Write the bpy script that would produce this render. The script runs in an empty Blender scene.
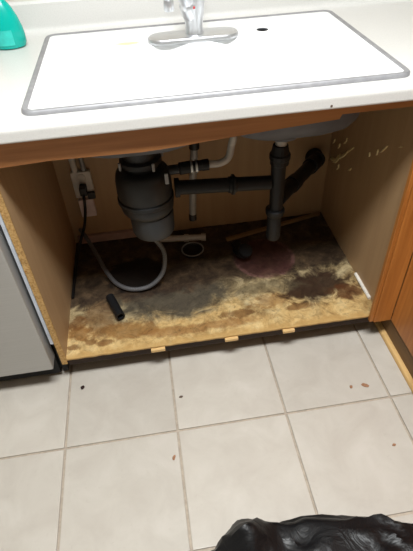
import bpy, bmesh, math, random
from mathutils import Vector, Matrix, noise
random.seed(7)
S = bpy.context.scene
COL = S.collection

# ---------------------------------------------------------------- camera
CAM_POS = Vector((-0.0181, -0.9965, 1.3247))
RIGHT = Vector((0.98802579, -0.14829665, -0.0425811))
UP = Vector((0.13157919, 0.66575075, 0.73448135))
FWD = Vector((0.08057272, 0.7312893, -0.67729166))
cam_d = bpy.data.cameras.new('camera')
cam_d.sensor_fit = 'VERTICAL'; cam_d.sensor_height = 24.0
cam_d.lens = 24.0 * 473.74 / 551.0
cam_d.clip_start = 0.02
cam = bpy.data.objects.new('camera', cam_d); COL.objects.link(cam)
m = Matrix((RIGHT, UP, -FWD)).transposed().to_4x4(); m.translation = CAM_POS
cam.matrix_world = m
S.camera = cam

# ---------------------------------------------------------------- world, light, exposure
w = bpy.data.worlds.new('world'); S.world = w; w.use_nodes = True
w.node_tree.nodes['Background'].inputs[0].default_value = (0.9, 0.95, 1.0, 1)
w.node_tree.nodes['Background'].inputs[1].default_value = 0.1
S.view_settings.view_transform = 'Standard'
S.view_settings.look = 'None'
S.view_settings.gamma = 1.0
S.view_settings.use_curve_mapping = False
S.view_settings.exposure = 0.45
LAMP_POS = (0.10, -0.72, 2.36)
ld = bpy.data.lights.new('ceiling_lamp_light', 'AREA')
ld.shape = 'RECTANGLE'; ld.size = 0.9; ld.size_y = 0.32; ld.energy = 43; ld.color = (0.96, 0.99, 1.0)
lo = bpy.data.objects.new('ceiling_lamp_light', ld); COL.objects.link(lo); lo.location = (LAMP_POS[0], LAMP_POS[1], 2.315)

# ---------------------------------------------------------------- materials
def lin(c):
    return tuple((x / 12.92 if x <= 0.04045 else ((x + 0.055) / 1.055) ** 2.4) for x in (v / 255.0 for v in c)) + (1.0,)

class NT:
    def __init__(self, name):
        self.m = bpy.data.materials.new(name); self.m.use_nodes = True
        self.t = self.m.node_tree; self.n = self.t.nodes; self.b = self.n['Principled BSDF']
        self.co = self.n.new('ShaderNodeTexCoord').outputs['Object']
    def link(self, a, b): self.t.links.new(a, b)
    def mapping(self, scale=(1, 1, 1), loc=(0, 0, 0), rot=(0, 0, 0)):
        k = self.n.new('ShaderNodeMapping'); self.link(self.co, k.inputs['Vector'])
        k.inputs['Scale'].default_value = scale; k.inputs['Location'].default_value = loc; k.inputs['Rotation'].default_value = rot
        return k.outputs[0]
    def noise(self, scale, detail=4, rough=0.55, vec=None, dist=0.0):
        k = self.n.new('ShaderNodeTexNoise'); self.link(vec or self.co, k.inputs['Vector'])
        k.inputs['Scale'].default_value = scale; k.inputs['Detail'].default_value = detail
        k.inputs['Roughness'].default_value = rough; k.inputs['Distortion'].default_value = dist
        return k.outputs['Fac']
    def ramp(self, fac, stops, ease='LINEAR'):
        k = self.n.new('ShaderNodeValToRGB'); self.link(fac, k.inputs[0]); e = k.color_ramp.elements
        k.color_ramp.interpolation = ease
        while len(e) < len(stops): e.new(0.5)
        for i, (p, c) in enumerate(stops):
            e[i].position = p; e[i].color = c if len(c) == 4 else tuple(c) + (1,)
        return k.outputs[0]
    def rng(self, v, a, b, c=0.0, d=1.0):
        k = self.n.new('ShaderNodeMapRange'); self.link(v, k.inputs[0])
        for i, x in enumerate((a, b, c, d)): k.inputs[i + 1].default_value = x
        k.interpolation_type = 'SMOOTHSTEP'
        return k.outputs[0]
    def math(self, op, a, b=None):
        k = self.n.new('ShaderNodeMath'); k.operation = op
        for i, x in enumerate((a, b)):
            if x is None: continue
            if isinstance(x, (int, float)): k.inputs[i].default_value = x
            else: self.link(x, k.inputs[i])
        k.use_clamp = False
        return k.outputs[0]
    def mix(self, fac, a, b, mode='MIX'):
        k = self.n.new('ShaderNodeMix'); k.data_type = 'RGBA'; k.blend_type = mode
        if isinstance(fac, (int, float)): k.inputs[0].default_value = fac
        else: self.link(fac, k.inputs[0])
        for i, x in ((6, a), (7, b)):
            if isinstance(x, tuple): k.inputs[i].default_value = x
            else: self.link(x, k.inputs[i])
        return k.outputs[2]
    def xyz(self, v=None):
        k = self.n.new('ShaderNodeSeparateXYZ'); self.link(v or self.co, k.inputs[0]); return k.outputs
    def bump(self, h, strength=0.2, dist=0.002):
        k = self.n.new('ShaderNodeBump'); self.link(h, k.inputs['Height'])
        k.inputs['Strength'].default_value = strength; k.inputs['Distance'].default_value = dist
        self.link(k.outputs[0], self.b.inputs['Normal'])
    def color(self, c):
        if isinstance(c, tuple): self.b.inputs['Base Color'].default_value = c
        else: self.link(c, self.b.inputs['Base Color'])
    def set(self, rough=0.5, metal=0.0, spec=0.5, **kw):
        self.b.inputs['Roughness'].default_value = rough; self.b.inputs['Metallic'].default_value = metal
        self.b.inputs['Specular IOR Level'].default_value = spec
        for k, v in kw.items(): self.b.inputs[k.replace('_', ' ')].default_value = v
        return self.m

def simple(name, c, rough=0.5, metal=0.0, spec=0.5, var=0.12, scale=30, **kw):
    t = NT(name); c = lin(c)
    f = t.noise(scale, 3)
    lo_ = tuple(x * (1 - var) for x in c[:3]) + (1,); hi_ = tuple(min(1, x * (1 + var)) for x in c[:3]) + (1,)
    t.color(t.ramp(f, [(0.3, lo_), (0.7, hi_)]))
    return t.set(rough, metal, spec, **kw)

def wood(name, c1, c2, rough=0.45, axis=2, gs=1.0, spec=0.4):
    t = NT(name); sc = [60 * gs, 60 * gs, 60 * gs]; sc[axis] = 3.0 * gs
    v = t.mapping(tuple(sc))
    f = t.noise(1.0, 5, 0.6, v, 0.4)
    sc2 = [14 * gs] * 3; sc2[axis] = 1.0 * gs
    g = t.noise(1.0, 2, 0.5, t.mapping(tuple(sc2)), 0.8)
    k = t.math('ADD', t.math('MULTIPLY', f, 0.55), t.math('MULTIPLY', g, 0.45))
    t.color(t.ramp(k, [(0.32, lin(c1)), (0.66, lin(c2))]))
    t.bump(f, 0.12, 0.001)
    return t.set(rough, 0, spec)

M = {}
M['orange_oak'] = wood('orange_oak', (150, 88, 36), (196, 128, 62), 0.38)
M['orange_oak_x'] = wood('orange_oak_x', (150, 96, 54), (190, 132, 80), 0.42, axis=0)
M['orange_oak_y'] = wood('orange_oak_y', (150, 88, 36), (196, 128, 62), 0.4, axis=1)
M['melamine'] = wood('melamine', (168, 136, 100), (182, 150, 112), 0.5, axis=2, gs=0.6)
M['light_pine'] = wood('light_pine', (200, 158, 96), (222, 184, 124), 0.6, axis=1)
M['shaded_pine'] = wood('shaded_pine', (104, 76, 46), (132, 100, 62), 0.65, axis=1)  # light pine darkened, toe recess shade put into its colour
M['pine_block'] = wood('pine_block', (206, 170, 112), (226, 192, 136), 0.6, axis=0)
M['old_slat'] = wood('old_slat', (124, 94, 60), (156, 122, 82), 0.7, axis=0)
M['dark_kick'] = wood('dark_kick', (46, 34, 26), (66, 50, 40), 0.7, axis=0)
M['pink_board'] = simple('pink_board', (170, 140, 128), 0.7)

def mat_chipboard():
    t = NT('raw_chipboard')
    f = t.noise(170, 3, 0.7)
    g = t.noise(45, 3, 0.6)
    c = t.ramp(f, [(0.3, lin((146, 110, 64))), (0.5, lin((184, 146, 92))), (0.72, lin((200, 168, 116)))])
    t.color(t.mix(t.rng(g, 0.62, 0.75), c, lin((150, 100, 50))))
    t.bump(f, 0.5, 0.002)
    return t.set(0.8, 0, 0.2)
M['raw_chipboard'] = mat_chipboard()

def mat_counter():
    t = NT('counter_laminate')
    f = t.noise(260, 2, 0.5); g = t.noise(5, 3)
    c = t.ramp(f, [(0.35, lin((209, 208, 205))), (0.55, lin((214, 213, 210)))])
    c = t.mix(t.math('MULTIPLY', g, 0.25), c, lin((207, 203, 194)))
    t.color(c)
    return t.set(0.35, 0, 0.4)
M['counter'] = mat_counter()
def mat_enamel():
    t = NT('white_enamel')
    x, y, z = t.xyz()
    # yellowish scale mark on the rear ledge
    dx = t.math('MULTIPLY', t.math('SUBTRACT', x, -0.045), 22.0)
    dy = t.math('MULTIPLY', t.math('SUBTRACT', y, 0.41), 55.0)
    d = t.math('SQRT', t.math('ADD', t.math('MULTIPLY', dx, dx), t.math('MULTIPLY', dy, dy)))
    d = t.math('ADD', d, t.math('MULTIPLY', t.noise(40), 0.8))
    k = t.rng(d, 0.8, 1.4, 1.0, 0.0)
    up = t.rng(z, 0.9, 0.912)
    t.color(t.mix(t.math('MULTIPLY', t.math('MULTIPLY', k, up), 0.75), lin((246, 247, 247)), lin((226, 196, 130))))
    return t.set(0.18, 0, 0.5)
M['enamel'] = mat_enamel()
M['sink_under'] = simple('sink_underside', (92, 95, 101), 0.55, 0.0, 0.4, 0.25, 12)
M['ring_metal'] = simple('ring_metal', (168, 168, 170), 0.38, 0.85, 0.5, 0.15, 40)
M['edging'] = simple('edging_metal', (152, 152, 155), 0.5, 0.3, 0.4, 0.12, 40)
M['chrome'] = simple('chrome', (214, 216, 220), 0.32, 0.8, 0.5, 0.03, 10)
M['dark_hole'] = simple('dark_hole', (22, 20, 20), 0.6)
M['red_dot'] = simple('red_plastic', (190, 30, 40), 0.4)
M['teal_plastic'] = simple('teal_soap', (0, 172, 158), 0.22, 0, 0.5, 0.06, 12)
M['teal_label'] = simple('pale_teal_label', (50, 192, 180), 0.3, 0, 0.5, 0.18, 40)
M['cream_plastic'] = simple('cream_plastic', (214, 204, 190), 0.4)
M['black_abs'] = simple('black_abs', (19, 20, 22), 0.5, 0, 0.35, 0.2, 30)
M['disposal_black'] = simple('disposal_black', (30, 32, 34), 0.5, 0, 0.5, 0.2, 25)
M['disposal_grey'] = simple('disposal_grey', (44, 47, 50), 0.5, 0, 0.5, 0.15, 25)
M['steel'] = simple('steel_clamp', (190, 190, 188), 0.3, 0.9)
M['grey_tube'] = simple('grey_tube', (146, 145, 144), 0.45, 0.2)
M['conduit'] = simple('grey_conduit', (106, 106, 108), 0.38, 0.3)
M['white_hose'] = simple('white_hose', (188, 184, 176), 0.5)
M['pvc'] = simple('white_pvc', (196, 188, 178), 0.45)
M['plate'] = simple('outlet_plate', (206, 200, 192), 0.45)
M['tag'] = simple('paper_tag', (222, 204, 204), 0.7)
M['cord'] = simple('black_cord', (18, 18, 19), 0.45)
M['gasket'] = simple('pale_strip', (196, 202, 212), 0.5)
M['black_gap'] = simple('black_insulation', (16, 15, 15), 0.8)
M['caulk'] = simple('white_caulk', (236, 230, 218), 0.55)
M['flake'] = simple('torn_flake', (236, 214, 160), 0.3, 0.0, 0.6)
M['wall_paint'] = simple('wall_paint', (190, 182, 168), 0.8, 0, 0.3, 0.03, 6)
M['ceiling_paint'] = simple('ceiling_paint', (240, 238, 232), 0.85, 0, 0.2, 0.02, 6)
M['grout'] = simple('grout', (176, 163, 148), 0.9, 0, 0.2, 0.15, 60)
M['rust_crumb'] = simple('rust_crumb', (158, 118, 90), 0.8, 0, 0.2, 0.3, 200)
M['dark_crumb'] = simple('dark_crumb', (46, 28, 24), 0.7, 0, 0.3, 0.3, 200)
M['chip_brown'] = simple('chip_brown', (96, 78, 66), 0.8)

def mat_tile():
    t = NT('floor_tile')
    oi = t.n.new('ShaderNodeObjectInfo')
    v = t.n.new('ShaderNodeVectorMath'); v.operation = 'ADD'
    t.link(t.co, v.inputs[0]); t.link(oi.outputs['Location'], v.inputs[1])
    f = t.noise(9, 5, 0.6, v.outputs[0], 0.6); g = t.noise(60, 3, 0.6, v.outputs[0])
    c = t.ramp(f, [(0.3, lin((188, 180, 169))), (0.55, lin((196, 189, 178))), (0.75, lin((203, 196, 186)))])
    c = t.mix(t.rng(g, 0.6, 0.75, 0, 0.25), c, lin((178, 168, 156)))
    b = t.n.new('ShaderNodeHueSaturation'); t.link(c, b.inputs['Color'])
    t.link(t.rng(oi.outputs['Random'], 0, 1, 0.95, 1.04), b.inputs['Value'])
    t.color(b.outputs[0])
    t.bump(f, 0.08, 0.002)
    return t.set(0.42, 0, 0.35)
M['tile'] = mat_tile()

def mat_steel_door():
    t = NT('brushed_stainless')
    v = t.mapping((3, 3, 700)); f = t.noise(1, 3, 0.6, v)
    t.color(t.ramp(f, [(0.3, lin((176, 175, 172))), (0.7, lin((186, 185, 182)))]))
    return t.set(0.5, 0.55, 0.5)
M['stainless'] = mat_steel_door()

def mat_mould():
    """cabinet bottom: pale board, mould, water damage and painted counter shade (object coords = world)"""
    t = NT('mouldy_board')
    x, y, z = t.xyz()
    n1 = t.noise(7, 6, 0.65, None, 0.7); n2 = t.noise(19, 6, 0.7, None, 0.5); n3 = t.noise(70, 4, 0.7); n4 = t.noise(3.2, 4, 0.6, None, 0.4)
    n5 = t.noise(11, 5, 0.65, t.mapping(loc=(3.1, 1.7, 0)), 0.8)
    base = t.ramp(n2, [(0.3, lin((158, 122, 72))), (0.5, lin((200, 168, 112))), (0.7, lin((218, 192, 140)))])
    def blob(cx, cy, rx, ry, wob=0.9, lo=0.75, hi=1.35, nz=None):
        dx = t.math('MULTIPLY', t.math('SUBTRACT', x, cx), 1 / rx); dy = t.math('MULTIPLY', t.math('SUBTRACT', y, cy), 1 / ry)
        d = t.math('SQRT', t.math('ADD', t.math('MULTIPLY', dx, dx), t.math('MULTIPLY', dy, dy)))
        d = t.math('ADD', d, t.math('MULTIPLY', t.math('SUBTRACT', nz or n2, 0.5), wob * 2.2))
        return t.rng(d, lo, hi, 1.0, 0.0)
    c = base
    # pale grey dried film across the middle
    film = t.rng(t.math('ADD', y, t.math('MULTIPLY', t.math('SUBTRACT', n1, 0.5), 0.35)), 0.09, 0.19)
    c = t.mix(t.math('MULTIPLY', film, 0.75), c, t.ramp(n2, [(0.36, lin((70, 62, 46))), (0.5, lin((138, 126, 98))), (0.64, lin((184, 170, 136)))]))
    # grey-black mould in the middle left
    c = t.mix(t.math('MULTIPLY', blob(-0.02, 0.20, 0.24, 0.085, 1.0, 0.6, 1.3, n5), 0.9), c, lin((62, 57, 50)))
    c = t.mix(t.math('MULTIPLY', blob(-0.27, 0.16, 0.055, 0.08, 1.0), 0.7), c, lin((112, 84, 56)))
    c = t.mix(t.math('MULTIPLY', blob(-0.33, 0.10, 0.04, 0.03, 1.4), 0.75), c, lin((128, 84, 36)))
    c = t.mix(t.math('MULTIPLY', blob(-0.2, 0.085, 0.10, 0.03, 1.4, nz=n5), 0.75), c, lin((132, 92, 46)))
    c = t.mix(t.math('MULTIPLY', blob(0.08, 0.055, 0.16, 0.02, 1.2, nz=n5), 0.65), c, lin((140, 96, 50)))
    c = t.mix(t.math('MULTIPLY', blob(0.32, 0.13, 0.07, 0.03, 1.4), 0.55), c, lin((140, 98, 52)))
    for bx_, by_, rx_, ry_ in ((-0.355, 0.045, .022, .014), (-0.30, 0.055, .02, .012), (-0.25, .045, .03, .012), (-0.345, .15, .025, .03), (0.20, .09, .05, .018), (0.42, .085, .05, .014)):
        c = t.mix(t.math('MULTIPLY', blob(bx_, by_, rx_, ry_, 1.2), 0.7), c, lin((112, 72, 34)))
    # dark brown rot at the right
    c = t.mix(t.math('MULTIPLY', blob(0.51, 0.175, 0.14, 0.075, 0.9, 0.65, 1.3), 0.95), c, lin((50, 31, 20)))
    c = t.mix(t.math('MULTIPLY', blob(0.60, 0.125, 0.06, 0.035, 1.1), 0.85), c, lin((84, 48, 22)))
    c = t.mix(t.math('MULTIPLY', blob(0.33, 0.20, 0.12, 0.03, 1.4, nz=n5), 0.5), c, lin((92, 82, 62)))
    # soaked wood at the back, with the counter's shade painted into the tone
    soak_shade = t.rng(t.math('ADD', t.math('SUBTRACT', y, t.math('MULTIPLY', x, 0.05)), t.math('MULTIPLY', t.math('SUBTRACT', n5, 0.5), 0.20)), 0.215, 0.265)
    c = t.mix(t.math('MULTIPLY', soak_shade, 0.93), c, t.ramp(n2, [(0.35, lin((40, 30, 24))), (0.55, lin((66, 50, 38))), (0.75, lin((104, 80, 56)))]))
    c = t.mix(t.math('MULTIPLY', blob(-0.14, 0.36, 0.12, 0.10, 0.4, 0.8, 1.05), 0.9), c, lin((20, 16, 15)))  # near-black oval left of centre, towards the back
    # reddish disc stain under the trap with a paler ring
    dx = t.math('SUBTRACT', x, 0.36); dy = t.math('SUBTRACT', y, 0.36)
    d = t.math('SQRT', t.math('ADD', t.math('MULTIPLY', dx, dx), t.math('MULTIPLY', dy, dy)))
    disc = t.rng(d, 0.105, 0.125, 1.0, 0.0)
    c = t.mix(t.math('MULTIPLY', disc, 0.6), c, lin((86, 48, 48)))
    ring = t.math('MULTIPLY', t.rng(d, 0.098, 0.108), t.rng(d, 0.112, 0.122, 1, 0))
    c = t.mix(t.math('MULTIPLY', t.math('MULTIPLY', ring, t.rng(n2, 0.42, 0.6)), 0.4), c, lin((150, 108, 104)))
    n6 = t.noise(30, 8, 0.78, t.mapping(loc=(7.3, 2.2, 0)), 0.9)
    mott = t.ramp(n6, [(0.38, (0.30, 0.27, 0.23)), (0.50, (0.92, 0.91, 0.9)), (0.64, (1.25, 1.24, 1.2))])
    c = t.mix(0.5, c, mott, 'MULTIPLY')
    # fine dark speckle
    c = t.mix(t.math('MULTIPLY', t.rng(n3, 0.6, 0.72), 0.5), c, lin((60, 46, 30)))
    # clean strip at the very front edge
    c = t.mix(t.math('MULTIPLY', t.rng(t.math('ADD', y, t.math('MULTIPLY', t.math('SUBTRACT', n2, 0.5), 0.06)), 0.006, 0.03, 1, 0), 0.7), c, lin((186, 148, 90)))
    t.color(c); t.bump(n2, 0.5, 0.004)
    return t.set(0.6, 0, 0.3)
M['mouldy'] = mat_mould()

def mat_bag():
    t = NT('black_bag_plastic')
    f = t.noise(14, 4, 0.6, None, 1.2)
    t.color(lin((16, 16, 18))); t.bump(f, 0.5, 0.01)
    return t.set(0.42, 0, 0.4)
M['bag'] = mat_bag()
def mat_emit():
    t = NT('lamp_diffuser'); t.color((0.9, 0.9, 0.88, 1))
    t.b.inputs['Emission Color'].default_value = (1, 0.96, 0.9, 1); t.b.inputs['Emission Strength'].default_value = 3.0
    return t.set(0.5)
M['diffuser'] = mat_emit()

# ---------------------------------------------------------------- mesh helpers
def bx(bm, x0, x1, y0, y1, z0, z1, bev=0.0, seg=2):
    r = bmesh.ops.create_cube(bm, size=1.0)
    vs = r['verts']
    for v in vs:
        v.co = Vector((x0 if v.co.x < 0 else x1, y0 if v.co.y < 0 else y1, z0 if v.co.z < 0 else z1))
    if bev > 0:
        es = list({e for v in vs for e in v.link_edges})
        bmesh.ops.bevel(bm, geom=es, offset=bev, segments=seg, affect='EDGES', profile=0.7)
def box(*a, **k):
    bm = bmesh.new(); bx(bm, *a, **k); return bm
def lathe(bm, prof, c, axis=(0, 0, 1), n=28, cap=True):
    """profile [(r, h)] swept round axis through c"""
    ax = Vector(axis).normalized(); q = Vector((0, 0, 1)).rotation_difference(ax)
    rings = []
    for r, h in prof:
        rings.append([bm.verts.new(Vector(c) + q @ Vector((r * math.cos(2 * math.pi * k / n), r * math.sin(2 * math.pi * k / n), h))) for k in range(n)])
    for a, b in zip(rings, rings[1:]):
        for k in range(n):
            bm.faces.new((a[k], a[(k + 1) % n], b[(k + 1) % n], b[k]))
    if cap:
        bm.faces.new(list(reversed(rings[0]))); bm.faces.new(rings[-1])
def catmull(pts, sub=8):
    P = [Vector(p) for p in pts]; P = [P[0] * 2 - P[1]] + P + [P[-1] * 2 - P[-2]]
    out = []
    for i in range(1, len(P) - 2):
        a, b, c, d = P[i - 1:i + 3]
        for k in range(sub):
            t = k / sub
            out.append(0.5 * ((2 * b) + (c - a) * t + (2 * a - 5 * b + 4 * c - d) * t * t + (3 * b - a - 3 * c + d) * t ** 3))
    out.append(P[-2]); return out
def sweep(bm, pts, r, n=12, smooth=8, cap=True, ribs=0.0, flat=1.0):
    path = catmull(pts, smooth) if smooth else [Vector(p) for p in pts]
    rings = []; up = None
    for i, p in enumerate(path):
        t = (path[min(i + 1, len(path) - 1)] - path[max(i - 1, 0)]).normalized()
        if up is None:
            up = Vector((0, 0, 1)) if abs(t.z) < 0.9 else Vector((1, 0, 0))
        s = t.cross(up).normalized(); up = s.cross(t).normalized()
        rr = r[min(i, len(r) - 1)] if isinstance(r, (list, tuple)) else r
        if ribs: rr *= 1 + ribs * (1 if i % 2 else -1)
        rings.append([bm.verts.new(p + s * rr * math.cos(2 * math.pi * k / n) + up * rr * flat * math.sin(2 * math.pi * k / n)) for k in range(n)])
    for a, b in zip(rings, rings[1:]):
        for k in range(n):
            bm.faces.new((a[k], a[(k + 1) % n], b[(k + 1) % n], b[k]))
    if cap:
        bm.faces.new(list(reversed(rings[0]))); bm.faces.new(rings[-1])
def prism(bm, poly, lo_, hi_, axis='x'):
    """polygon in the other two axes (in order y,z / x,z / x,y) extruded along axis"""
    def mk(a, b, h):
        return {'x': (h, a, b), 'y': (a, h, b), 'z': (a, b, h)}[axis]
    A = [bm.verts.new(mk(a, b, lo_)) for a, b in poly]; B = [bm.verts.new(mk(a, b, hi_)) for a, b in poly]
    bm.faces.new(A); bm.faces.new(list(reversed(B)))
    for k in range(len(poly)):
        j = (k + 1) % len(poly); bm.faces.new((A[j], A[k], B[k], B[j]))
def rrect(x0, x1, y0, y1, r, n=6):
    out = []
    for cx, cy, a0 in ((x1 - r, y1 - r, 0), (x0 + r, y1 - r, 90), (x0 + r, y0 + r, 180), (x1 - r, y0 + r, 270)):
        for k in range(n + 1):
            a = math.radians(a0 + 90 * k / n); out.append((cx + r * math.cos(a), cy + r * math.sin(a)))
    return out

def obj(name, bm, mat, parent=None, smooth=False, recenter=True, mats=None):
    bmesh.ops.recalc_face_normals(bm, faces=bm.faces[:])
    c = Vector((0, 0, 0))
    if recenter:
        xs = [v.co for v in bm.verts]
        lo_ = [min(v[i] for v in xs) for i in range(3)]; hi_ = [max(v[i] for v in xs) for i in range(3)]
        c = Vector(((lo_[0] + hi_[0]) / 2, (lo_[1] + hi_[1]) / 2, lo_[2]))
        for v in bm.verts: v.co -= c
    me = bpy.data.meshes.new(name); 
    if smooth:
        for f in bm.faces: f.smooth = True
    bm.to_mesh(me); bm.free()
    for k in (mats or [mat]): me.materials.append(M[k])
    o = bpy.data.objects.new(name, me); COL.objects.link(o)
    if smooth: 
        try: me.set_sharp_from_angle(angle=math.radians(40))
        except Exception: pass
    pl = Vector((0, 0, 0)); p = parent
    while p is not None: pl += p.location; p = p.parent
    o.location = c - pl; o.parent = parent
    return o
def thing(name, label, cat, loc, group=None):
    o = bpy.data.objects.new(name, None); COL.objects.link(o); o.location = loc; o.empty_display_size = 0.05
    o['label'] = label; o['category'] = cat
    if group: o['group'] = group
    return o
def tag(o, label, cat, group=None):
    o['label'] = label; o['category'] = cat
    if group: o['group'] = group
    return o
def struct(name, bm, mat, label, cat):
    o = obj(name, bm, mat); o['kind'] = 'structure'; o['label'] = label; o['category'] = cat
    return o

# ---------------------------------------------------------------- room shell
RX0, RX1, RY0, RY1, RZ = -2.6, 2.4, -3.6, 0.645, 2.4
floor = struct('floor', box(RX0, RX1, RY0, RY1, -0.05, -0.006), 'grout', 'cream ceramic tile floor with tan grout lines', 'floor')
struct('wall_back', box(RX0 - .1, RX1 + .1, RY1, RY1 + .1, -0.05, RZ), 'wall_paint', 'off-white painted wall behind the sink', 'wall')
struct('wall_left', box(RX0 - .1, RX0, RY0, RY1, -0.05, RZ), 'wall_paint', 'off-white painted wall left of the dishwasher', 'wall')
struct('wall_right', box(RX1, RX1 + .1, RY0, RY1, -0.05, RZ), 'wall_paint', 'off-white painted wall behind the corner cabinets', 'wall')
struct('wall_front', box(RX0 - .1, RX1 + .1, RY0 - .1, RY0, -0.05, RZ), 'wall_paint', 'off-white painted wall facing the sink', 'wall')
struct('ceiling', box(RX0 - .1, RX1 + .1, RY0 - .1, RY1 + .1, RZ, RZ + .08), 'ceiling_paint', 'white painted kitchen ceiling', 'ceiling')

# floor tiles, each its own piece
TS, TX, TY, G = 0.3393, -0.390, -0.2404, 0.0075
tb = bmesh.new(); bx(tb, -(TS - G) / 2, (TS - G) / 2, -(TS - G) / 2, (TS - G) / 2, -0.006, 0.0, 0.0022, 2)
tile_me = bpy.data.meshes.new('tile'); tb.to_mesh(tile_me); tb.free(); tile_me.materials.append(M['tile'])
for f in tile_me.polygons: f.use_smooth = False
for i in range(-6, 8):
    for j in range(-9, 2):
        cx = TX + (i + .5) * TS; cy = TY + (j + .5) * TS
        if cx - TS / 2 < RX0 or cx + TS / 2 > RX1 or cy - TS / 2 < RY0 or cy + TS / 2 > RY1: continue
        o = bpy.data.objects.new('tile', tile_me); COL.objects.link(o); o.parent = floor
        o.location = Vector((cx, cy, random.uniform(-0.0006, 0.0))) - floor.location
        o.rotation_euler = (random.uniform(-.0012, .0012), random.uniform(-.0012, .0012), random.choice((0, 1, 2, 3)) * math.pi / 2)

# ceiling lamp
cl = thing('ceiling_light', 'white box ceiling light above the kitchen floor', 'lamp', (LAMP_POS[0], LAMP_POS[1], 2.325))
bm = bmesh.new(); bx(bm, -.40, .60, -.92, -.52, 2.36, 2.4, 0.01); obj('housing', bm, 'ceiling_paint', cl)
bm = bmesh.new(); bx(bm, -.38, .58, -.90, -.54, 2.325, 2.36, 0.012); obj('diffuser', bm, 'diffuser', cl)

# ---------------------------------------------------------------- sink base cabinet
XL, XR, DEP, ZF = -0.375, 0.668, 0.605, 0.121
sc_ = thing('sink_cabinet', 'open wooden sink base cabinet with mouldy bottom board', 'cabinet', (0.147, 0.3, 0.0))
def side(x0, x1, yf):
    bm = bmesh.new(); prism(bm, [(yf, 0.104), (yf, 0.875), (DEP, 0.875), (DEP, 0.0), (0.0905, 0.0), (0.0905, 0.104)], x0, x1, 'x'); return bm
obj('side_panel', side(XL - 0.016, XL, 0.0015), 'melamine', sc_)
bm = bmesh.new()           # torn chipboard front edge of the left panel
n = 60
A = []
for k in range(n + 1):
    z = 0.10 + (0.872 - 0.10) * k / n
    j = 0.0015 * noise.noise(Vector((k * .9, 3, 1)))
    w_ = 0.001 + 0.002 * max(0, noise.noise(Vector((k * .45, 8, 2))))
    A.append([bm.verts.new((XL - 0.0165, 0.0, z)), bm.verts.new((XL - 0.0165, -0.003 + j, z)), bm.verts.new((XL + w_, -0.003 + j, z)), bm.verts.new((XL + w_, 0.0012, z))])
for a, b in zip(A, A[1:]):
    for q in range(4): bm.faces.new((a[q], a[(q + 1) % 4], b[(q + 1) % 4], b[q]))
bm.faces.new(A[0]); bm.faces.new(A[-1])
o = obj('panel_edge', bm, 'raw_chipboard', sc_); o['label'] = 'raw torn chipboard edge of the left side panel'
obj('side_panel', side(XR, XR + 0.016, 0.0), 'melamine', sc_)
obj('back_panel', box(XL - .01, XR + .01, DEP, DEP + 0.012, 0.0, 0.875), 'melamine', sc_)
# bottom board: gently warped, ragged front edge
bm = bmesh.new(); NX, NY = 90, 44; T = 0.008; grid = []
for j in range(NY + 1):
    row = []
    for i in range(NX + 1):
        x = XL + (XR - XL) * i / NX; y = (DEP - 0.001) * j / NY
        if j == 0: y += 0.0022 * noise.noise(Vector((x * 40, 0, 5))) - .001
        z = ZF + 0.004 * noise.noise(Vector((x * 7, y * 7, 2))) * min(1, y * 10) + 0.0018 * noise.noise(Vector((x * 40, y * 40, 9)))
        if j == 0: z -= 0.001
        row.append(bm.verts.new((x, y, z)))
    grid.append(row)
for j in range(NY):
    for i in range(NX): bm.faces.new((grid[j][i], grid[j][i + 1], grid[j + 1][i + 1], grid[j + 1][i]))
low = [bm.verts.new((v.co.x, v.co.y + .001, ZF - T)) for v in grid[0]]
for i in range(NX): bm.faces.new((low[i], low[i + 1], grid[0][i + 1], grid[0][i]))
lb = [bm.verts.new((XL, DEP - .001, ZF - T)), bm.verts.new((XR, DEP - .001, ZF - T))]
bm.faces.new(low + [lb[1], lb[0]])
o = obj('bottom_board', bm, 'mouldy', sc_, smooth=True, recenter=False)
o.location = -sc_.location
o['label'] = 'mouldy water-stained bottom board'
obj('front_cleat', box(XL, XR - .02, 0.012, 0.03, 0.075, ZF - T - .0005), 'dark_kick', sc_)
obj('toe_kick', box(XL - .016, 0.7165, 0.075, 0.09, 0.0005, 0.1035), 'dark_kick', sc_)
# sagging front rail
bm = bmesh.new()
prism(bm, [(XL - .016, 0.8755), (XL - .016, 0.807), (-0.24, 0.813), (-0.13, 0.811), (-0.04, 0.809), (0.05, 0.813), (0.11, 0.818), (0.28, 0.829), (0.42, 0.837), (0.425, 0.848), (0.645, 0.849), (0.645, 0.8755)], -0.004, 0.014, 'y')
obj('front_rail', bm, 'orange_oak_x', sc_)
obj('stile', box(0.645, 0.704, -0.02, -0.0005, 0.106, 0.8755, 0.0015), 'orange_oak', sc_)
obj('stile_edge_strip', box(0.633, 0.6447, -0.014, -0.0005, 0.104, 0.8755, 0.001, 1), 'orange_oak', sc_)
# stubs of wood left under the board edge
for x0, x1 in ((-0.104, -0.058), (0.140, 0.184), (0.336, 0.376)):
    bm = bmesh.new(); bx(bm, x0, x1, -0.009, 0.012, ZF - T - 0.012, ZF - T - .0006, 0.001, 1)
    obj('wood_stub', bm, 'pine_block', sc_)
# white sealant bead at the right front of the bottom board
bm = bmesh.new()
sweep(bm, [(0.664, 0.07, 0.128), (0.6635, 0.11, 0.1285), (0.664, 0.16, 0.128), (0.665, 0.20, 0.127)], [0.006, .0068, .0066, .006, .0064], 8, 6)
o = obj('sealant_bead', bm, 'caulk', sc_, smooth=True); o['label'] = 'white sealant bead along the right panel'
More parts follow.
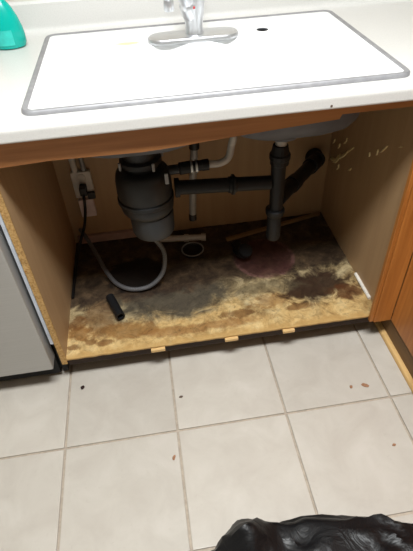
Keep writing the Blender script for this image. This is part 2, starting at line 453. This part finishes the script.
# torn flakes on the right panel
FL = [(0.56, .40, .06, .018, 25), (0.53, .41, .06, .020, 40), (0.505, .44, .06, .018, 35), (0.47, .465, .07, .014, 42), (0.43, .505, .075, .012, 42), (0.50, .40, .03, .014, 70), (0.52, .475, .025, .012, 70),
      (0.404, .445, .032, .013, 45), (0.57, .47, .03, .012, 60), (0.47, .52, .03, .010, 65), (0.205, .625, .05, .009, 50), (0.239, .597, .022, .010, 80), (0.285, .565, .018, .010, 80), (0.12, .675, .02, .006, 30)]
for (y, z, l, wd, ang) in FL:
    bm = bmesh.new(); a = math.radians(ang); d = Vector((0, -math.cos(a), math.sin(a))); s = Vector((0, math.sin(a), math.cos(a)))
    c = Vector((XR - .0006, y, z)); rows = []
    for k in range(6):
        t = k / 5 - .5; ww = wd * .5 * (1 - (2 * t) ** 2 * .8) * random.uniform(.6, 1.3)
        p = c + d * l * t; lift = 0.003 + 0.004 * random.random()
        rows.append([bm.verts.new(p + s * ww), bm.verts.new(p - s * ww * .6 + Vector((-lift, 0, 0))), bm.verts.new(p - s * ww)])
    for r0, r1 in zip(rows, rows[1:]):
        for q in range(3): bm.faces.new((r0[q], r0[(q + 1) % 3], r1[(q + 1) % 3], r1[q]))
    bm.faces.new(rows[0]); bm.faces.new(rows[-1])
    obj('torn_flake', bm, 'flake', sc_)

# ---------------------------------------------------------------- corner cabinet at the right
PX = 0.7055
rc = thing('corner_cabinet', 'orange oak cabinet at right, set square to the open sink cabinet', 'cabinet', (1.0, -0.7, 0.0))
obj('body', box(PX + .02, 1.32, -1.40, 0.6, 0.106, 0.8755), 'melamine', rc)
for y0, y1 in ((-0.25, -0.0205), (-0.80, -0.73), (-1.40, -1.34)):
    obj('face_stile', box(PX, PX + .0195, y0, y1, 0.106, 0.8755, 0.001, 1), 'orange_oak', rc)
for y0, y1 in ((-0.7295, -0.2505), (-1.3395, -0.8005)):
    obj('face_rail', box(PX, PX + .0195, y0, y1, 0.106, 0.15, 0.001, 1), 'orange_oak_y', rc)
    obj('face_rail', box(PX, PX + .0195, y0, y1, 0.84, 0.8755, 0.001, 1), 'orange_oak_y', rc)
    d = obj('door', box(PX - .0185, PX - .0005, y0 - .012, y1 + .012, 0.135, 0.85, 0.003), 'orange_oak', rc)
    bm = bmesh.new(); bx(bm, PX - .024, PX - .0186, y0 + .06, y1 - .06, 0.21, 0.775, 0.004); obj('door_panel', bm, 'orange_oak', d)
    bm = bmesh.new(); lathe(bm, [(.006, 0), (.006, .012), (.014, .018), (.015, .024), (.008, .029)], (PX - .0187, y0 + .025, .76), (-1, 0, 0), 16); obj('knob', bm, 'ring_metal', d, smooth=True)
obj('toe_kick', box(0.7185, 0.735, -1.40, 0.0735, 0.0005, 0.1055), 'shaded_pine', rc)
bm = bmesh.new()
prism(bm, [(0.718, .0005), (0.702, .0005), (0.7022, .008), (0.705, .014), (0.711, .0175), (0.718, .018)], -1.40, 0.0735, 'y')
# prism gives (x, h, z)
obj('shoe_moulding', bm, 'light_pine', rc)

# ---------------------------------------------------------------- dishwasher
DX0, DX1 = -1.02, -0.414
dw = thing('dishwasher', 'stainless steel dishwasher left of the open sink cabinet', 'dishwasher', (-0.717, 0.28, 0.0))
obj('tub', box(DX0 + .01, DX1 - .004, 0.03, 0.58, 0.02, 0.868), 'black_gap', dw)
obj('door', box(DX0, DX1, -0.028, 0.0295, 0.114, 0.775, 0.004), 'stainless', dw)
obj('control_panel', box(DX0, DX1, -0.028, 0.0295, 0.778, 0.868, 0.004), 'stainless', dw)
bm = bmesh.new(); sweep(bm, [(-.97, -.03, .755), (-.97, -.06, .755), (-.72, -.062, .755), (-.46, -.06, .755), (-.46, -.03, .755)], .010, 10, 0); obj('handle', bm, 'ring_metal', dw)
obj('kick_plate', box(DX0 + .01, DX1 - .002, 0.06, 0.072, 0.002, 0.098), 'black_gap', dw)
o = obj('side_seal', box(-0.4035, -0.3935, 0.0, 0.03, 0.20, 0.868, 0.001, 1), 'gasket', dw); o['label'] = 'pale seal strip beside the cabinet edge'
obj('side_channel', box(-0.4105, -0.392, 0.035, 0.06, 0.02, 0.868), 'black_gap', dw)

# ---------------------------------------------------------------- countertop with sink cut-out
CT, CB, CF = 0.914, 0.8765, -0.038
HX0, HX1, HY0, HY1 = -0.255, 0.557, 0.02, 0.548
ct = thing('countertop', 'off-white laminate kitchen countertop with rounded front edge', 'countertop', (0.1, 0.3, CB))
bm = bmesh.new()
prof = [(HY0, CB), (HY0, CT)]
for k in range(9):
    a = math.radians(90 - 90 * k / 8); prof.append((CF + .014 - .014 * math.cos(math.radians(90 * k / 8) - math.pi / 2) if False else CF + .014 - .014 * math.sin(math.radians(90 * k / 8)), CT - .014 + .014 * math.cos(math.radians(90 * k / 8))))
for k in range(5):
    a = math.radians(90 * k / 4); prof.append((CF + .006 - .006 * math.cos(a), CB + .006 - .006 * math.sin(a)))
prism(bm, prof, -1.06, 0.672, 'x')
bx(bm, 0.672, 1.34, -1.42, HY0, CB, CT, 0.006)
bx(bm, -1.06, HX0, HY0, HY1, CB, CT); bx(bm, HX1, 1.34, HY0, HY1, CB, CT)
bx(bm, -1.06, 1.34, HY1, 0.6445, CB, CT)
slab = obj('slab', bm, 'counter', ct)
bm = bmesh.new()
pf = [(0.6445, CT - .002), (0.585, CT - .002)]
for k in range(7):
    a = math.radians(90 * k / 6); pf.append((0.597 + 0.018 * math.sin(a), CT + .0003 + 0.018 * (1 - math.cos(a))))
pf += [(0.615, 0.992), (0.619, 1.0), (0.6445, 1.0)]
prism(bm, pf, -1.06, 1.34, 'x'); obj('backsplash', bm, 'counter', ct)
for x, z in ((0.30, .912), (0.382, .886)):
    bm = bmesh.new(); lathe(bm, [(.0025, -.0006), (.003, .0006)], (x, CF + (.012 if z > .9 else 0), z), (0, -1, .6 if z > .9 else 0), 7); obj('edge_chip', bm, 'chip_brown', ct)

# ---------------------------------------------------------------- sink
SX0, SX1, SY0, SY1 = -0.280, 0.585, 0.0033, 0.562
ZR = 0.921
sk = thing('sink', 'white enamel double-bowl drop-in sink with grey metal edging', 'sink', (0.15, 0.28, 0.738))
bowls = [(-0.235, 0.132, 0.035, 0.385), (0.168, 0.535, 0.035, 0.385)]
bm = bmesh.new()
def loop(pts, z): return [bm.verts.new((a, b, z)) for a, b in pts]
outer = loop(rrect(SX0 + .0143, SX1 - .0143, SY0 + .0143, SY1 - .0143, .016), ZR)
def ring_edges(l): return [bm.edges.new((l[k], l[(k + 1) % len(l)])) for k in range(len(l))]
E = ring_edges(outer); inner = []
for b in bowls:
    l = loop(rrect(*b, .055), ZR); inner.append(l); E += ring_edges(l)
hole = [bm.verts.new((0.338 + .0165 * math.cos(2 * math.pi * k / 20), 0.425 + .0165 * math.sin(2 * math.pi * k / 20), ZR)) for k in range(20)]
E += ring_edges(hole)
bmesh.ops.triangle_fill(bm, edges=E, use_beauty=True)
for b, l in zip(bowls, inner):
    prev = l
    steps = [(.004, -.003, .056), (.008, -.010, .058), (.014, -.06, .06), (.022, -.125, .06), (.032, -.146, .065), (.054, -.164, .075), (.095, -.174, .07)]
    for ins, dz, r in steps:
        cur = loop(rrect(b[0] + ins, b[1] - ins, b[2] + ins, b[3] - ins, r), ZR + dz)
        for k in range(len(cur)):
            bm.faces.new((prev[k], prev[(k + 1) % len(cur)], cur[(k + 1) % len(cur)], cur[k]))
        prev = cur
    cx, cy = (b[0] + b[1]) / 2, (b[2] + b[3]) / 2
    cur = []
    for v in prev:
        d = Vector((v.co.x - cx, v.co.y - cy, 0)).normalized(); cur.append(bm.verts.new((cx + d.x * .045, cy + d.y * .045, ZR - .179)))
    for k in range(len(cur)): bm.faces.new((prev[k], prev[(k + 1) % len(cur)], cur[(k + 1) % len(cur)], cur[k]))
    bm.faces.new(cur)
basin = obj('basin', bm, 'enamel', sk, smooth=True, recenter=False, mats=['enamel', 'sink_under'])
basin.location = -sk.location
for f in basin.data.polygons:
    if abs(f.normal.z) > .999 and abs(f.center.z - ZR) < .0005: f.use_smooth = False
sm = basin.modifiers.new('thickness', 'SOLIDIFY'); sm.thickness = 0.004; sm.offset = -1; sm.material_offset = 1; sm.material_offset_rim = 1
# metal edging ring
bm = bmesh.new()
secs = [(0.0, .9143), (.0005, .920), (.004, .9235), (.011, .9235), (.0148, .9222), (.0148, .9143)]
rings = []
for ins, z in secs:
    rings.append([bm.verts.new((a, b, z)) for a, b in rrect(SX0 + ins, SX1 - ins, SY0 + ins, SY1 - ins, .030 - ins)])
for a, b in zip(rings, rings[1:] + rings[:1]):
    for k in range(len(a)): bm.faces.new((a[k], a[(k + 1) % len(a)], b[(k + 1) % len(a)], b[k]))
o = obj('edging_ring', bm, 'edging', sk, smooth=True); o['label'] = 'grey metal edging ring'
for b in bowls:
    cx, cy = (b[0] + b[1]) / 2, (b[2] + b[3]) / 2
    bm = bmesh.new(); lathe(bm, [(.02, -.177), (.04, -.1765), (.045, -.1745), (.044, -.173), (.036, -.175), (.010, -.176), (.008, -.168), (.001, -.167)], (cx, cy, ZR), n=24)
    obj('drain_strainer', bm, 'chrome', sk, smooth=True)
bm = bmesh.new(); lathe(bm, [(.001, -.0065), (.0164, -.006), (.0164, -.0005)], (0.338, 0.425, ZR - .003), n=20, cap=False); o = obj('spare_hole', bm, 'dark_hole', sk); o['label'] = 'dark spare tap hole'
BC = [((b[0] + b[1]) / 2, (b[2] + b[3]) / 2) for b in bowls]
# mounting nuts under the bowls
bm = bmesh.new(); x, y = BC[1]
lathe(bm, [(.046, 0), (.050, .006), (.050, .020), (.040, .03)], (x, y, 0.704), n=12); obj('drain_nut', bm, 'sink_under', sk)

# ---------------------------------------------------------------- faucet
FX, FY, FZ = 0.138, 0.405, ZR + .0005
fa = thing('faucet', 'chrome kitchen faucet on the sink ledge', 'faucet', (FX, FY, FZ))
bm = bmesh.new(); loops = []
for ins, z in ((0, 0), (0, .006), (.003, .011), (.009, .013), (.016, .0135)):
    loops.append([bm.verts.new((a, b, FZ + z)) for a, b in rrect(FX - .126 + ins, FX + .126 - ins, FY - .042 + ins, FY + .042 - ins, .041 - ins, 8)])
for a, b in zip(loops, loops[1:]):
    for k in range(len(a)): bm.faces.new((a[k], a[(k + 1) % len(a)], b[(k + 1) % len(a)], b[k]))
bm.faces.new(loops[0]); bm.faces.new(loops[-1])
obj('base_plate', bm, 'chrome', fa, smooth=True)
bm = bmesh.new(); lathe(bm, [(.026, .0137), (.0245, .020), (.0235, .03), (.026, .05), (.030, .075), (.032, .10), (.030, .118), (.020, .126)], (FX + .004, FY, FZ)); body = obj('body', bm, 'chrome', fa, smooth=True)
bm = bmesh.new(); lathe(bm, [(.0035, 0), (.0035, .0018), (.001, .0025)], (FX + .002, FY - .0315, FZ + .082), (0, -1, 0.05), 12); obj('indicator_dot', bm, 'red_dot', body)
bm = bmesh.new(); sweep(bm, [(FX - .001, FY - .002, FZ + .060), (FX - .016, FY - .022, FZ + .105), (FX - .034, FY - .07, FZ + .150), (FX - .056, FY - .125, FZ + .168), (FX - .072, FY - .172, FZ + .137)], [.025] * 6 + [.021] * 8 + [.016] * 6 + [.0125] * 20, 16, 8); obj('spout', bm, 'chrome', fa, smooth=True)
bm = bmesh.new(); lathe(bm, [(.0105, 0), (.012, .002), (.012, .02), (.0105, .024)], (FX - .072, FY - .172, FZ + .112), n=20); obj('aerator', bm, 'chrome', fa, smooth=True)
bm = bmesh.new(); lathe(bm, [(.027, .1265), (.028, .14), (.022, .155), (.008, .162)], (FX + .004, FY, FZ)); sweep(bm, [(FX + .004, FY, FZ + .155), (FX + .006, FY + .03, FZ + .175), (FX + .008, FY + .07, FZ + .19)], [.009] * 8 + [.006] * 9, 10, 8); obj('lever', bm, 'chrome', fa, smooth=True)

# ---------------------------------------------------------------- soap bottle
BX, BY, BZ = -0.372, 0.50, CT + .0005
bt = thing('soap_bottle', 'teal plastic soap bottle on the counter left of the sink', 'bottle', (BX, BY, BZ))
bm = bmesh.new(); lathe(bm, [(.034, 0), (.043, .003), (.047, .012), (.048, .03), (.046, .05), (.040, .075), (.031, .098), (.022, .113), (.017, .12), (.015, .125)], (BX, BY, BZ)); 
for v in bm.verts: v.co.y = BY + (v.co.y - BY) * .72
obj('bottle_body', bm, 'teal_plastic', bt, smooth=True)
bm = bmesh.new()
pr = [(.0484, .012), (.0488, .03), (.0468, .05)]; rows = []
for r, h in pr:
    rows.append([bm.verts.new((BX + r * math.cos(a), BY + .72 * r * math.sin(a), BZ + h)) for a in [math.radians(225 + 70 * k / 10) for k in range(11)]])
for a, b in zip(rows, rows[1:]):
    for k in range(10): bm.faces.new((a[k], a[k + 1], b[k + 1], b[k]))
obj('bottle_label', bm, 'teal_label', bt, smooth=True)
bm = bmesh.new(); lathe(bm, [(.014, .1255), (.0165, .127), (.0165, .142), (.011, .147), (.007, .155), (.007, .175)], (BX, BY, BZ), n=20); obj('cap', bm, 'cream_plastic', bt, smooth=True)

# ---------------------------------------------------------------- garbage disposal
GX, GY = BC[0]
gd = thing('garbage_disposal', 'black garbage disposal unit hanging under the left bowl', 'garbage disposal', (GX, GY, 0.40))
bm = bmesh.new(); lathe(bm, [(.030, .735), (.055, .734), (.060, .729), (.060, .720), (.050, .714), (.047, .69), (.058, .684), (.060, .672), (.050, .664), (.048, .655)], (GX, GY, 0), n=28); obj('mounting_ring', bm, 'disposal_black', gd, smooth=True)
bm = bmesh.new(); lathe(bm, [(.046, .6545), (.064, .652), (.075, .642), (.080, .620), (.081, .585), (.079, .566)], (GX, GY, 0), n=36); gb = obj('upper_housing', bm, 'disposal_black', gd, smooth=True)
bm = bmesh.new(); lathe(bm, [(.0785, .5655), (.083, .562), (.0835, .552), (.080, .5485)], (GX, GY, 0), n=36); obj('band', bm, 'disposal_black', gd, smooth=True)
bm = bmesh.new(); lathe(bm, [(.078, .548), (.079, .535), (.077, .522), (.070, .512), (.066, .5085)], (GX + .002, GY, 0), n=36); obj('middle_housing', bm, 'disposal_black', gd, smooth=True)
bm = bmesh.new(); lathe(bm, [(.065, .508), (.067, .50), (.065, .440), (.061, .431), (.05, .428)], (GX + .010, GY, 0), n=36); obj('motor_housing', bm, 'disposal_grey', gd, smooth=True)
for a in (-150, -60, 20):
    bm = bmesh.new(); a = math.radians(a); lathe(bm, [(.004, 0), (.004, .022)], (GX + .066 * math.cos(a), GY + .066 * math.sin(a), .668), n=8); obj('mounting_screw', bm, 'grey_tube', gd, smooth=True)
# inlet stub and clamp plate at the right
bm = bmesh.new(); sweep(bm, [(GX + .06, GY, .632), (GX + .105, GY, .634)], .014, 14, 0); obj('inlet_stub', bm, 'disposal_black', gd, smooth=True)
bm = bmesh.new(); bx(bm, GX + .060, GX + .070, GY - .066, GY - .060, .628, .660, .002); obj('bracket', bm, 'grey_tube', gd)

# drain hose on the inlet
dh = thing('dishwasher_drain_hose', 'pale drain hose with black rubber connector beside the disposal', 'hose', (GX + .11, GY, .615))
PIN = [(GX + .085, GY, .633), (GX + .17, GY + .005, .637)]
bm = bmesh.new(); sweep(bm, [(GX + .106, GY, .634), (GX + .14, GY + .003, .6345), (GX + .172, GY + .005, .6345)], [.018] * 9 + [.0155] * 10, 16, 8); obj('rubber_connector', bm, 'black_abs', dh, smooth=True)
for x in (.138, .152):
    bm = bmesh.new(); sweep(bm, [(GX + x, GY + .003, .6345), (GX + x + .006, GY + .003, .6345)], .0195, 18, 0); obj('hose_clamp', bm, 'steel', dh, smooth=True)
bm = bmesh.new(); sweep(bm, [(GX + .1722, GY + .005, .6345), (GX + .192, GY + .005, .6345)], .0165, 16, 0); obj('end_collar', bm, 'black_abs', dh, smooth=True)
bm = bmesh.new(); sweep(bm, [(GX + .1922, GY + .006, .634), (GX + .225, GY + .008, .633), (GX + .25, GY + .012, .645), (GX + .262, GY + .02, .68), (GX + .266, GY + .022, .72), (GX + .262, GY + .2, .74), (GX + .262, GY + .30, .72)], .0105, 12, 10); obj('pale_hose', bm, 'white_hose', dh, smooth=True)

# ---------------------------------------------------------------- drain pipework
TXX, TYY = BC[1][0] - .004, BC[1][1]
dp = thing('drain_pipe', 'black plastic drain pipes joining the disposal and right bowl', 'pipe', (TXX, TYY, .35))
def seg(name, pts, r, mat='black_abs', n=18, sm_=0, par=dp):
    bm = bmesh.new(); sweep(bm, pts, r, n, sm_); return obj(name, bm, mat, par, smooth=True)
zL, zR_ = .573, .553
seg('horizontal_pipe', [(GX + .0885, TYY, zL), (TXX - .023, TYY, zR_)], .0215)
seg('flange', [(GX + .0875, TYY, zL), (GX + .101, TYY, zL - .0004)], .029)
mx = GX + .0855 + .60 * (TXX - GX - .1085); mz = zL + .60 * (zR_ - zL)
bm = bmesh.new(); lathe(bm, [(.0222, -.014), (.0245, -.012), (.0255, -.003), (.031, -.002), (.031, .005), (.0245, .007), (.0222, .014)], (mx, TYY, mz), (1, 0, (zR_ - zL) / .32), 20); obj('coupling', bm, 'black_abs', dp, smooth=True)
x = TXX
bm = bmesh.new(); lathe(bm, [(.0165, .675), (.0165, .7035)], (x + .003, TYY, 0), n=18); obj('tailpiece', bm, 'white_hose', dp, smooth=True)
bm = bmesh.new(); lathe(bm, [(.024, .612), (.028, .615), (.028, .628), (.031, .632), (.031, .645), (.027, .649), (.022, .674), (.018, .6745)], (x + .002, TYY, 0), n=18); obj('slip_nut', bm, 'black_abs', dp)
bm = bmesh.new(); lathe(bm, [(.0215, .458), (.0225, .6118)], (x, TYY, 0), n=20); obj('tee_pipe', bm, 'black_abs', dp, smooth=True)
bm = bmesh.new(); lathe(bm, [(.0235, .430), (.027, .433), (.0305, .442), (.0305, .454), (.026, .4575)], (x - .002, TYY, 0), n=18); obj('lower_nut', bm, 'black_abs', dp, smooth=True)
bm = bmesh.new(); lathe(bm, [(.012, .335), (.021, .339), (.0235, .348), (.0225, .40), (.023, .4295)], (x - .003, TYY, 0), n=20); obj('trap_leg', bm, 'black_abs', dp, smooth=True)
armA, armB = Vector((x + .010, TYY + .014, .482)), Vector((.603, .565, .40))
seg('trap_arm', [armA, armA.lerp(armB, .5), armB], .0245)
d = (armB - armA)
seg('arm_coupling', [armA.lerp(armB, .30), armA.lerp(armB, .40)], .0285)
seg('arm_coupling', [armA.lerp(armB, .80), armA.lerp(armB, .93)], .030)
seg('wall_collar', [armB + Vector((0, -.006, 0)), armB + Vector((0, .034, 0))], .034)

# grey supply tube hanging behind
gt = thing('spray_hose', 'grey hanging tube with dark end behind the drain pipe', 'hose', (.10, .44, .28))
bm = bmesh.new(); sweep(bm, [(.130, .44, .72), (.124, .44, .58), (.112, .442, .45), (.103, .443, .31)], .0130, 12, 6); obj('tube', bm, 'grey_tube', gt, smooth=True)
bm = bmesh.new(); lathe(bm, [(.010, 0), (.014, .003), (.014, .026), (.0118, .03)], (.1015, .4432, .281), (.03, 0, 1), 16); obj('end_cap', bm, 'cord', gt, smooth=True)
bm = bmesh.new(); lathe(bm, [(.0175, 0), (.0175, .024), (.012, .026)], (.124, .44, .572), (.04, 0, 1), 16); obj('fitting', bm, 'cord', gt, smooth=True)

# ---------------------------------------------------------------- outlet, cord, conduit
YB = DEP - .0005
ot = thing('wall_outlet', 'pale electrical outlet box on the cabinet back at left', 'outlet', (-.285, YB, .36))
bm = bmesh.new(); bx(bm, -.322, -.250, YB - .022, YB, .345, .452, .004); obj('cover_plate', bm, 'plate', ot)
for z in (.375, .428):
    bm = bmesh.new(); lathe(bm, [(.017, 0), (.017, .002), (.015, .003)], (-.286, YB - .022, z), (0, -1, 0), 20); obj('receptacle', bm, 'plate', ot, smooth=True)
bm = bmesh.new(); lathe(bm, [(.0115, 0), (.0115, .06), (.016, .062), (.016, .085)], (-.304, YB - .013, .453), n=14); obj('conduit_fitting', bm, 'plate', ot, smooth=True)
bm = bmesh.new(); lathe(bm, [(.0085, 0), (.0085, .10)], (-.272, YB - .010, .453), n=12); obj('conduit_stub', bm, 'grey_tube', ot, smooth=True)

pc = thing('power_cord', 'black power cord plugged into the outlet, trailing down the left panel', 'cord', (-.29, YB - .05, .36))
bm = bmesh.new(); bx(bm, -.298, -.272, YB - .066, YB - .0255, .376, .408, .006); obj('plug', bm, 'cord', pc)
bm = bmesh.new(); sweep(bm, [(-.285, YB - .060, .385), (-.286, YB - .078, .36), (-.294, YB - .075, .31), (-.315, YB - .06, .235), (-.345, .53, .17), (-.362, .46, .139), (-.366, .38, .130), (-.367, .27, .130)], .0055, 10, 8); obj('cable', bm, 'cord', pc, smooth=True)
ad = thing('plug_adapter', 'black plug with pinkish-white paper tag below the outlet', 'plug', (-.30, YB - .02, .27))
bm = bmesh.new(); bx(bm, -.276, -.248, YB - .040, YB - .0255, .345, .372, .004); obj('adapter_body', bm, 'cord', ad)
bm = bmesh.new(); bx(bm, -.318, -.262, YB - .024, YB - .0008, .258, .335, .002); obj('paper_tag', bm, 'tag', ad)

cd = thing('flexible_conduit', 'grey flexible cable looping from disposal to the cabinet back', 'cable', (-.2, .33, .13))
bm = bmesh.new()
sweep(bm, [(GX - .012, GY + .0, .427), (GX + .01, GY + .025, .37), (-.020, .285, .27), (-.035, .275, .19), (-.085, .262, .146), (-.15, .262, .140), (-.205, .30, .141), (-.245, .37, .150), (-.280, .46, .165), (-.315, .54, .185), (-.340, .585, .20)], 0.0080, 12, 14, ribs=.045)
obj('cable', bm, 'conduit', cd, smooth=False)
bm = bmesh.new(); lathe(bm, [(.013, 0), (.013, .016), (.010, .02)], (GX - .012, GY + .0, .4085), (-.1, -.05, 1), 14); obj('connector', bm, 'steel', cd, smooth=True)

# ---------------------------------------------------------------- loose things on the cabinet bottom
ZB = ZF + .004
bm = bmesh.new()
P0, P1 = Vector((-.232, .236, ZB + .0168)), Vector((-.195, .133, ZB + .0165))
dd = (P1 - P0)
q = Vector((0, 0, 1)).rotation_difference(dd.normalized()); L = dd.length
lathe(bm, [(.0105, .004), (.0155, 0), (.0155, L), (.0115, L), (.0105, L - .03), (.0105, .03)], P0, dd, 20)
tag(obj('black_pipe_offcut', bm, 'black_abs', smooth=True), 'short black plastic pipe with open end lying on the mouldy board', 'pipe')
pv = thing('white_pipe', 'short white plastic pipe lying at the back of the cabinet', 'pipe', (.06, .515, ZB))
bm = bmesh.new(); sweep(bm, [(-.035, .532, ZB + .017), (.15, .508, ZB + .017)], .0125, 14, 0); obj('tube', bm, 'pvc', pv, smooth=True)
for t in (.55, .92):
    bm = bmesh.new(); a = Vector((-.035, .532, ZB + .017)); b = Vector((.15, .508, ZB + .017)); sweep(bm, [a.lerp(b, t), a.lerp(b, t + .10)], .0155, 14, 0); obj('coupling', bm, 'pvc', pv, smooth=True)
lid = thing('strainer_lid', 'small dark lid with pale rim on the dark cabinet bottom', 'lid', (.09, .45, ZB))
bm = bmesh.new(); lathe(bm, [(.036, 0), (.042, .003), (.044, .012), (.040, .012), (.036, .006)], (.092, .445, ZB + .001), n=28); obj('dish', bm, 'black_abs', lid, smooth=True)
bm = bmesh.new(); lathe(bm, [(.0402, .0122), (.0445, .0122), (.0445, .0155), (.0402, .0155), (.0402, .0122)], (.092, .445, ZB + .001), n=28, cap=False); obj('rim', bm, 'grey_tube', lid, smooth=True)
# black elbow
bm = bmesh.new(); sweep(bm, [(.262, .43, ZB + .026), (.266, .395, ZB + .027), (.278, .365, ZB + .033), (.285, .352, ZB + .055)], [.02] * 7 + [.024] * 12 + [.027] * 10, 16, 8)
tag(obj('pipe_elbow', bm, 'black_abs', smooth=True), 'black plastic pipe elbow beside the reddish round stain', 'pipe elbow')
# loose wooden slat at the back right, pinkish board at the back left
bm = bmesh.new(); a = Vector((.235, .488, ZB)); b = Vector((.655, .585, ZB)); d = (b - a).normalized(); s = Vector((-d.y, d.x, 0)) * .007
vs = [bm.verts.new(p + s * k + Vector((0, 0, h))) for p in (a, b) for k in (-1, 1) for h in (0.0008, .012)]
bmesh.ops.convex_hull(bm, input=vs)
tag(obj('wood_slat', bm, 'old_slat'), 'thin loose wood strip lying along the cabinet back', 'wood strip')
bm = bmesh.new(); bx(bm, -.36, -.09, .585, .603, ZB + .001, ZB + .034, .003)
tag(obj('back_board', bm, 'pink_board'), 'pinkish board strip at the foot of the cabinet back, left', 'board')

# ---------------------------------------------------------------- black bin bag
bm = bmesh.new(); NA, NR = 120, 46; cxb, cyb = 0.275, -0.802
rows = []
for j in range(NR + 1):
    t = j / NR; row = []
    for i in range(NA):
        a = 2 * math.pi * i / NA
        ca, sa = math.cos(a), math.sin(a)
        e = 0.62
        X = .30 * math.copysign(abs(ca) ** e, ca); Y = .235 * math.copysign(abs(sa) ** e, sa)
        # side wall (t<.35) then top
        if t < .4:
            k = t / .4; rad = 1.0 + .05 * math.sin(k * math.pi); z = .125 * k ** .8
        else:
            k = (t - .4) / .6; rad = 1 - k; z = .125 + .035 * math.sin(k * math.pi / 2)
        p = Vector((X * rad, Y * rad, z))
        n1 = noise.noise(Vector((p.x * 6, p.y * 6, 4))); n2 = 1 - abs(noise.noise(Vector((p.x * 9 + 3, p.y * 9, p.z * 12)))) * 2
        n3 = 1 - abs(noise.noise(Vector((p.x * 22, p.y * 22 + 4, p.z * 22)))) * 2
        h = min(1, z / .08)
        p.z += h * (-.004 * n1 + .013 * (n2 - .5) + .009 * (n3 - .5))
        out = Vector((ca, sa, 0)); p += out * (1 - max(0, (t - .4) / .6)) * (.012 * n2 + .008 * n3 - .010)
        # raised corner at the far left
        dpk = (Vector((p.x, p.y, 0)) - Vector((-.20, .205, 0))).length
        p.z += h * .06 * math.exp(-(dpk / .05) ** 2)
        p.y -= .13 * (p.x + .25)
        p.z = max(p.z, .0012 if j else .0008)
        row.append(bm.verts.new((cxb + p.x, cyb + p.y, p.z)))
    rows.append(row)
    if j == NR: break
for a, b in zip(rows, rows[1:]):
    for i in range(NA): bm.faces.new((a[i], a[(i + 1) % NA], b[(i + 1) % NA], b[i]))
bm.faces.new(list(reversed(rows[0])))
bmesh.ops.remove_doubles(bm, verts=rows[-1], dist=.05)
tag(obj('bin_bag', bm, 'bag', smooth=True), 'crumpled glossy black plastic bin bag on the tile floor', 'bin bag')

# ---------------------------------------------------------------- crumbs on the tiles
def crumb(x, y, r, mat, label, stretch=1.5, ang=0.0):
    bm = bmesh.new(); bmesh.ops.create_icosphere(bm, subdivisions=2, radius=r)
    for v in bm.verts:
        k = 1 + .45 * noise.noise(v.co * (1.3 / r) + Vector((x * 50, y * 50, 0)))
        v.co = Vector((v.co.x * k * stretch, v.co.y * k, v.co.z * k * .35))
    bmesh.ops.rotate(bm, verts=bm.verts[:], matrix=Matrix.Rotation(ang, 3, 'Z'))
    zmin = min(v.co.z for v in bm.verts)
    for v in bm.verts: v.co += Vector((x, y, .0001 - zmin))
    return tag(obj('crumb', bm, mat, smooth=True), label, 'crumb')
CR = [((82.5, 388), .0065, 'dark_crumb', 'dark brown crumb on the tile below the left cabinet panel', 1.2, 1.4),
      ((351, 387), .005, 'rust_crumb', 'left one of two rusty crumbs near the right cabinet', 1.3, 1.0),
      ((365, 385.5), .0065, 'rust_crumb', 'larger right one of two rusty crumbs near the right cabinet', 1.8, -.5),
      ((174, 458), .0045, 'rust_crumb', 'small brown crumb near the grout crossing in mid-floor', 1.8, 1.2),
      ((181, 397), .004, 'chip_brown', 'faint tan crumb right of the grout line under the cabinet', 1.8, .2),
      ((394, 445), .004, 'rust_crumb', 'tiny brown crumb on the tile above the bin bag', 1.5, .2)]
for (px, py), r, mt, lb_, st, an in CR:
    d = FWD + RIGHT * ((px - 206.5) / 473.74) - UP * ((py - 275.5) / 473.74)
    t = -CAM_POS.z / d.z; p = CAM_POS + d * t
    crumb(p.x, p.y, r, mt, lb_, st, an)
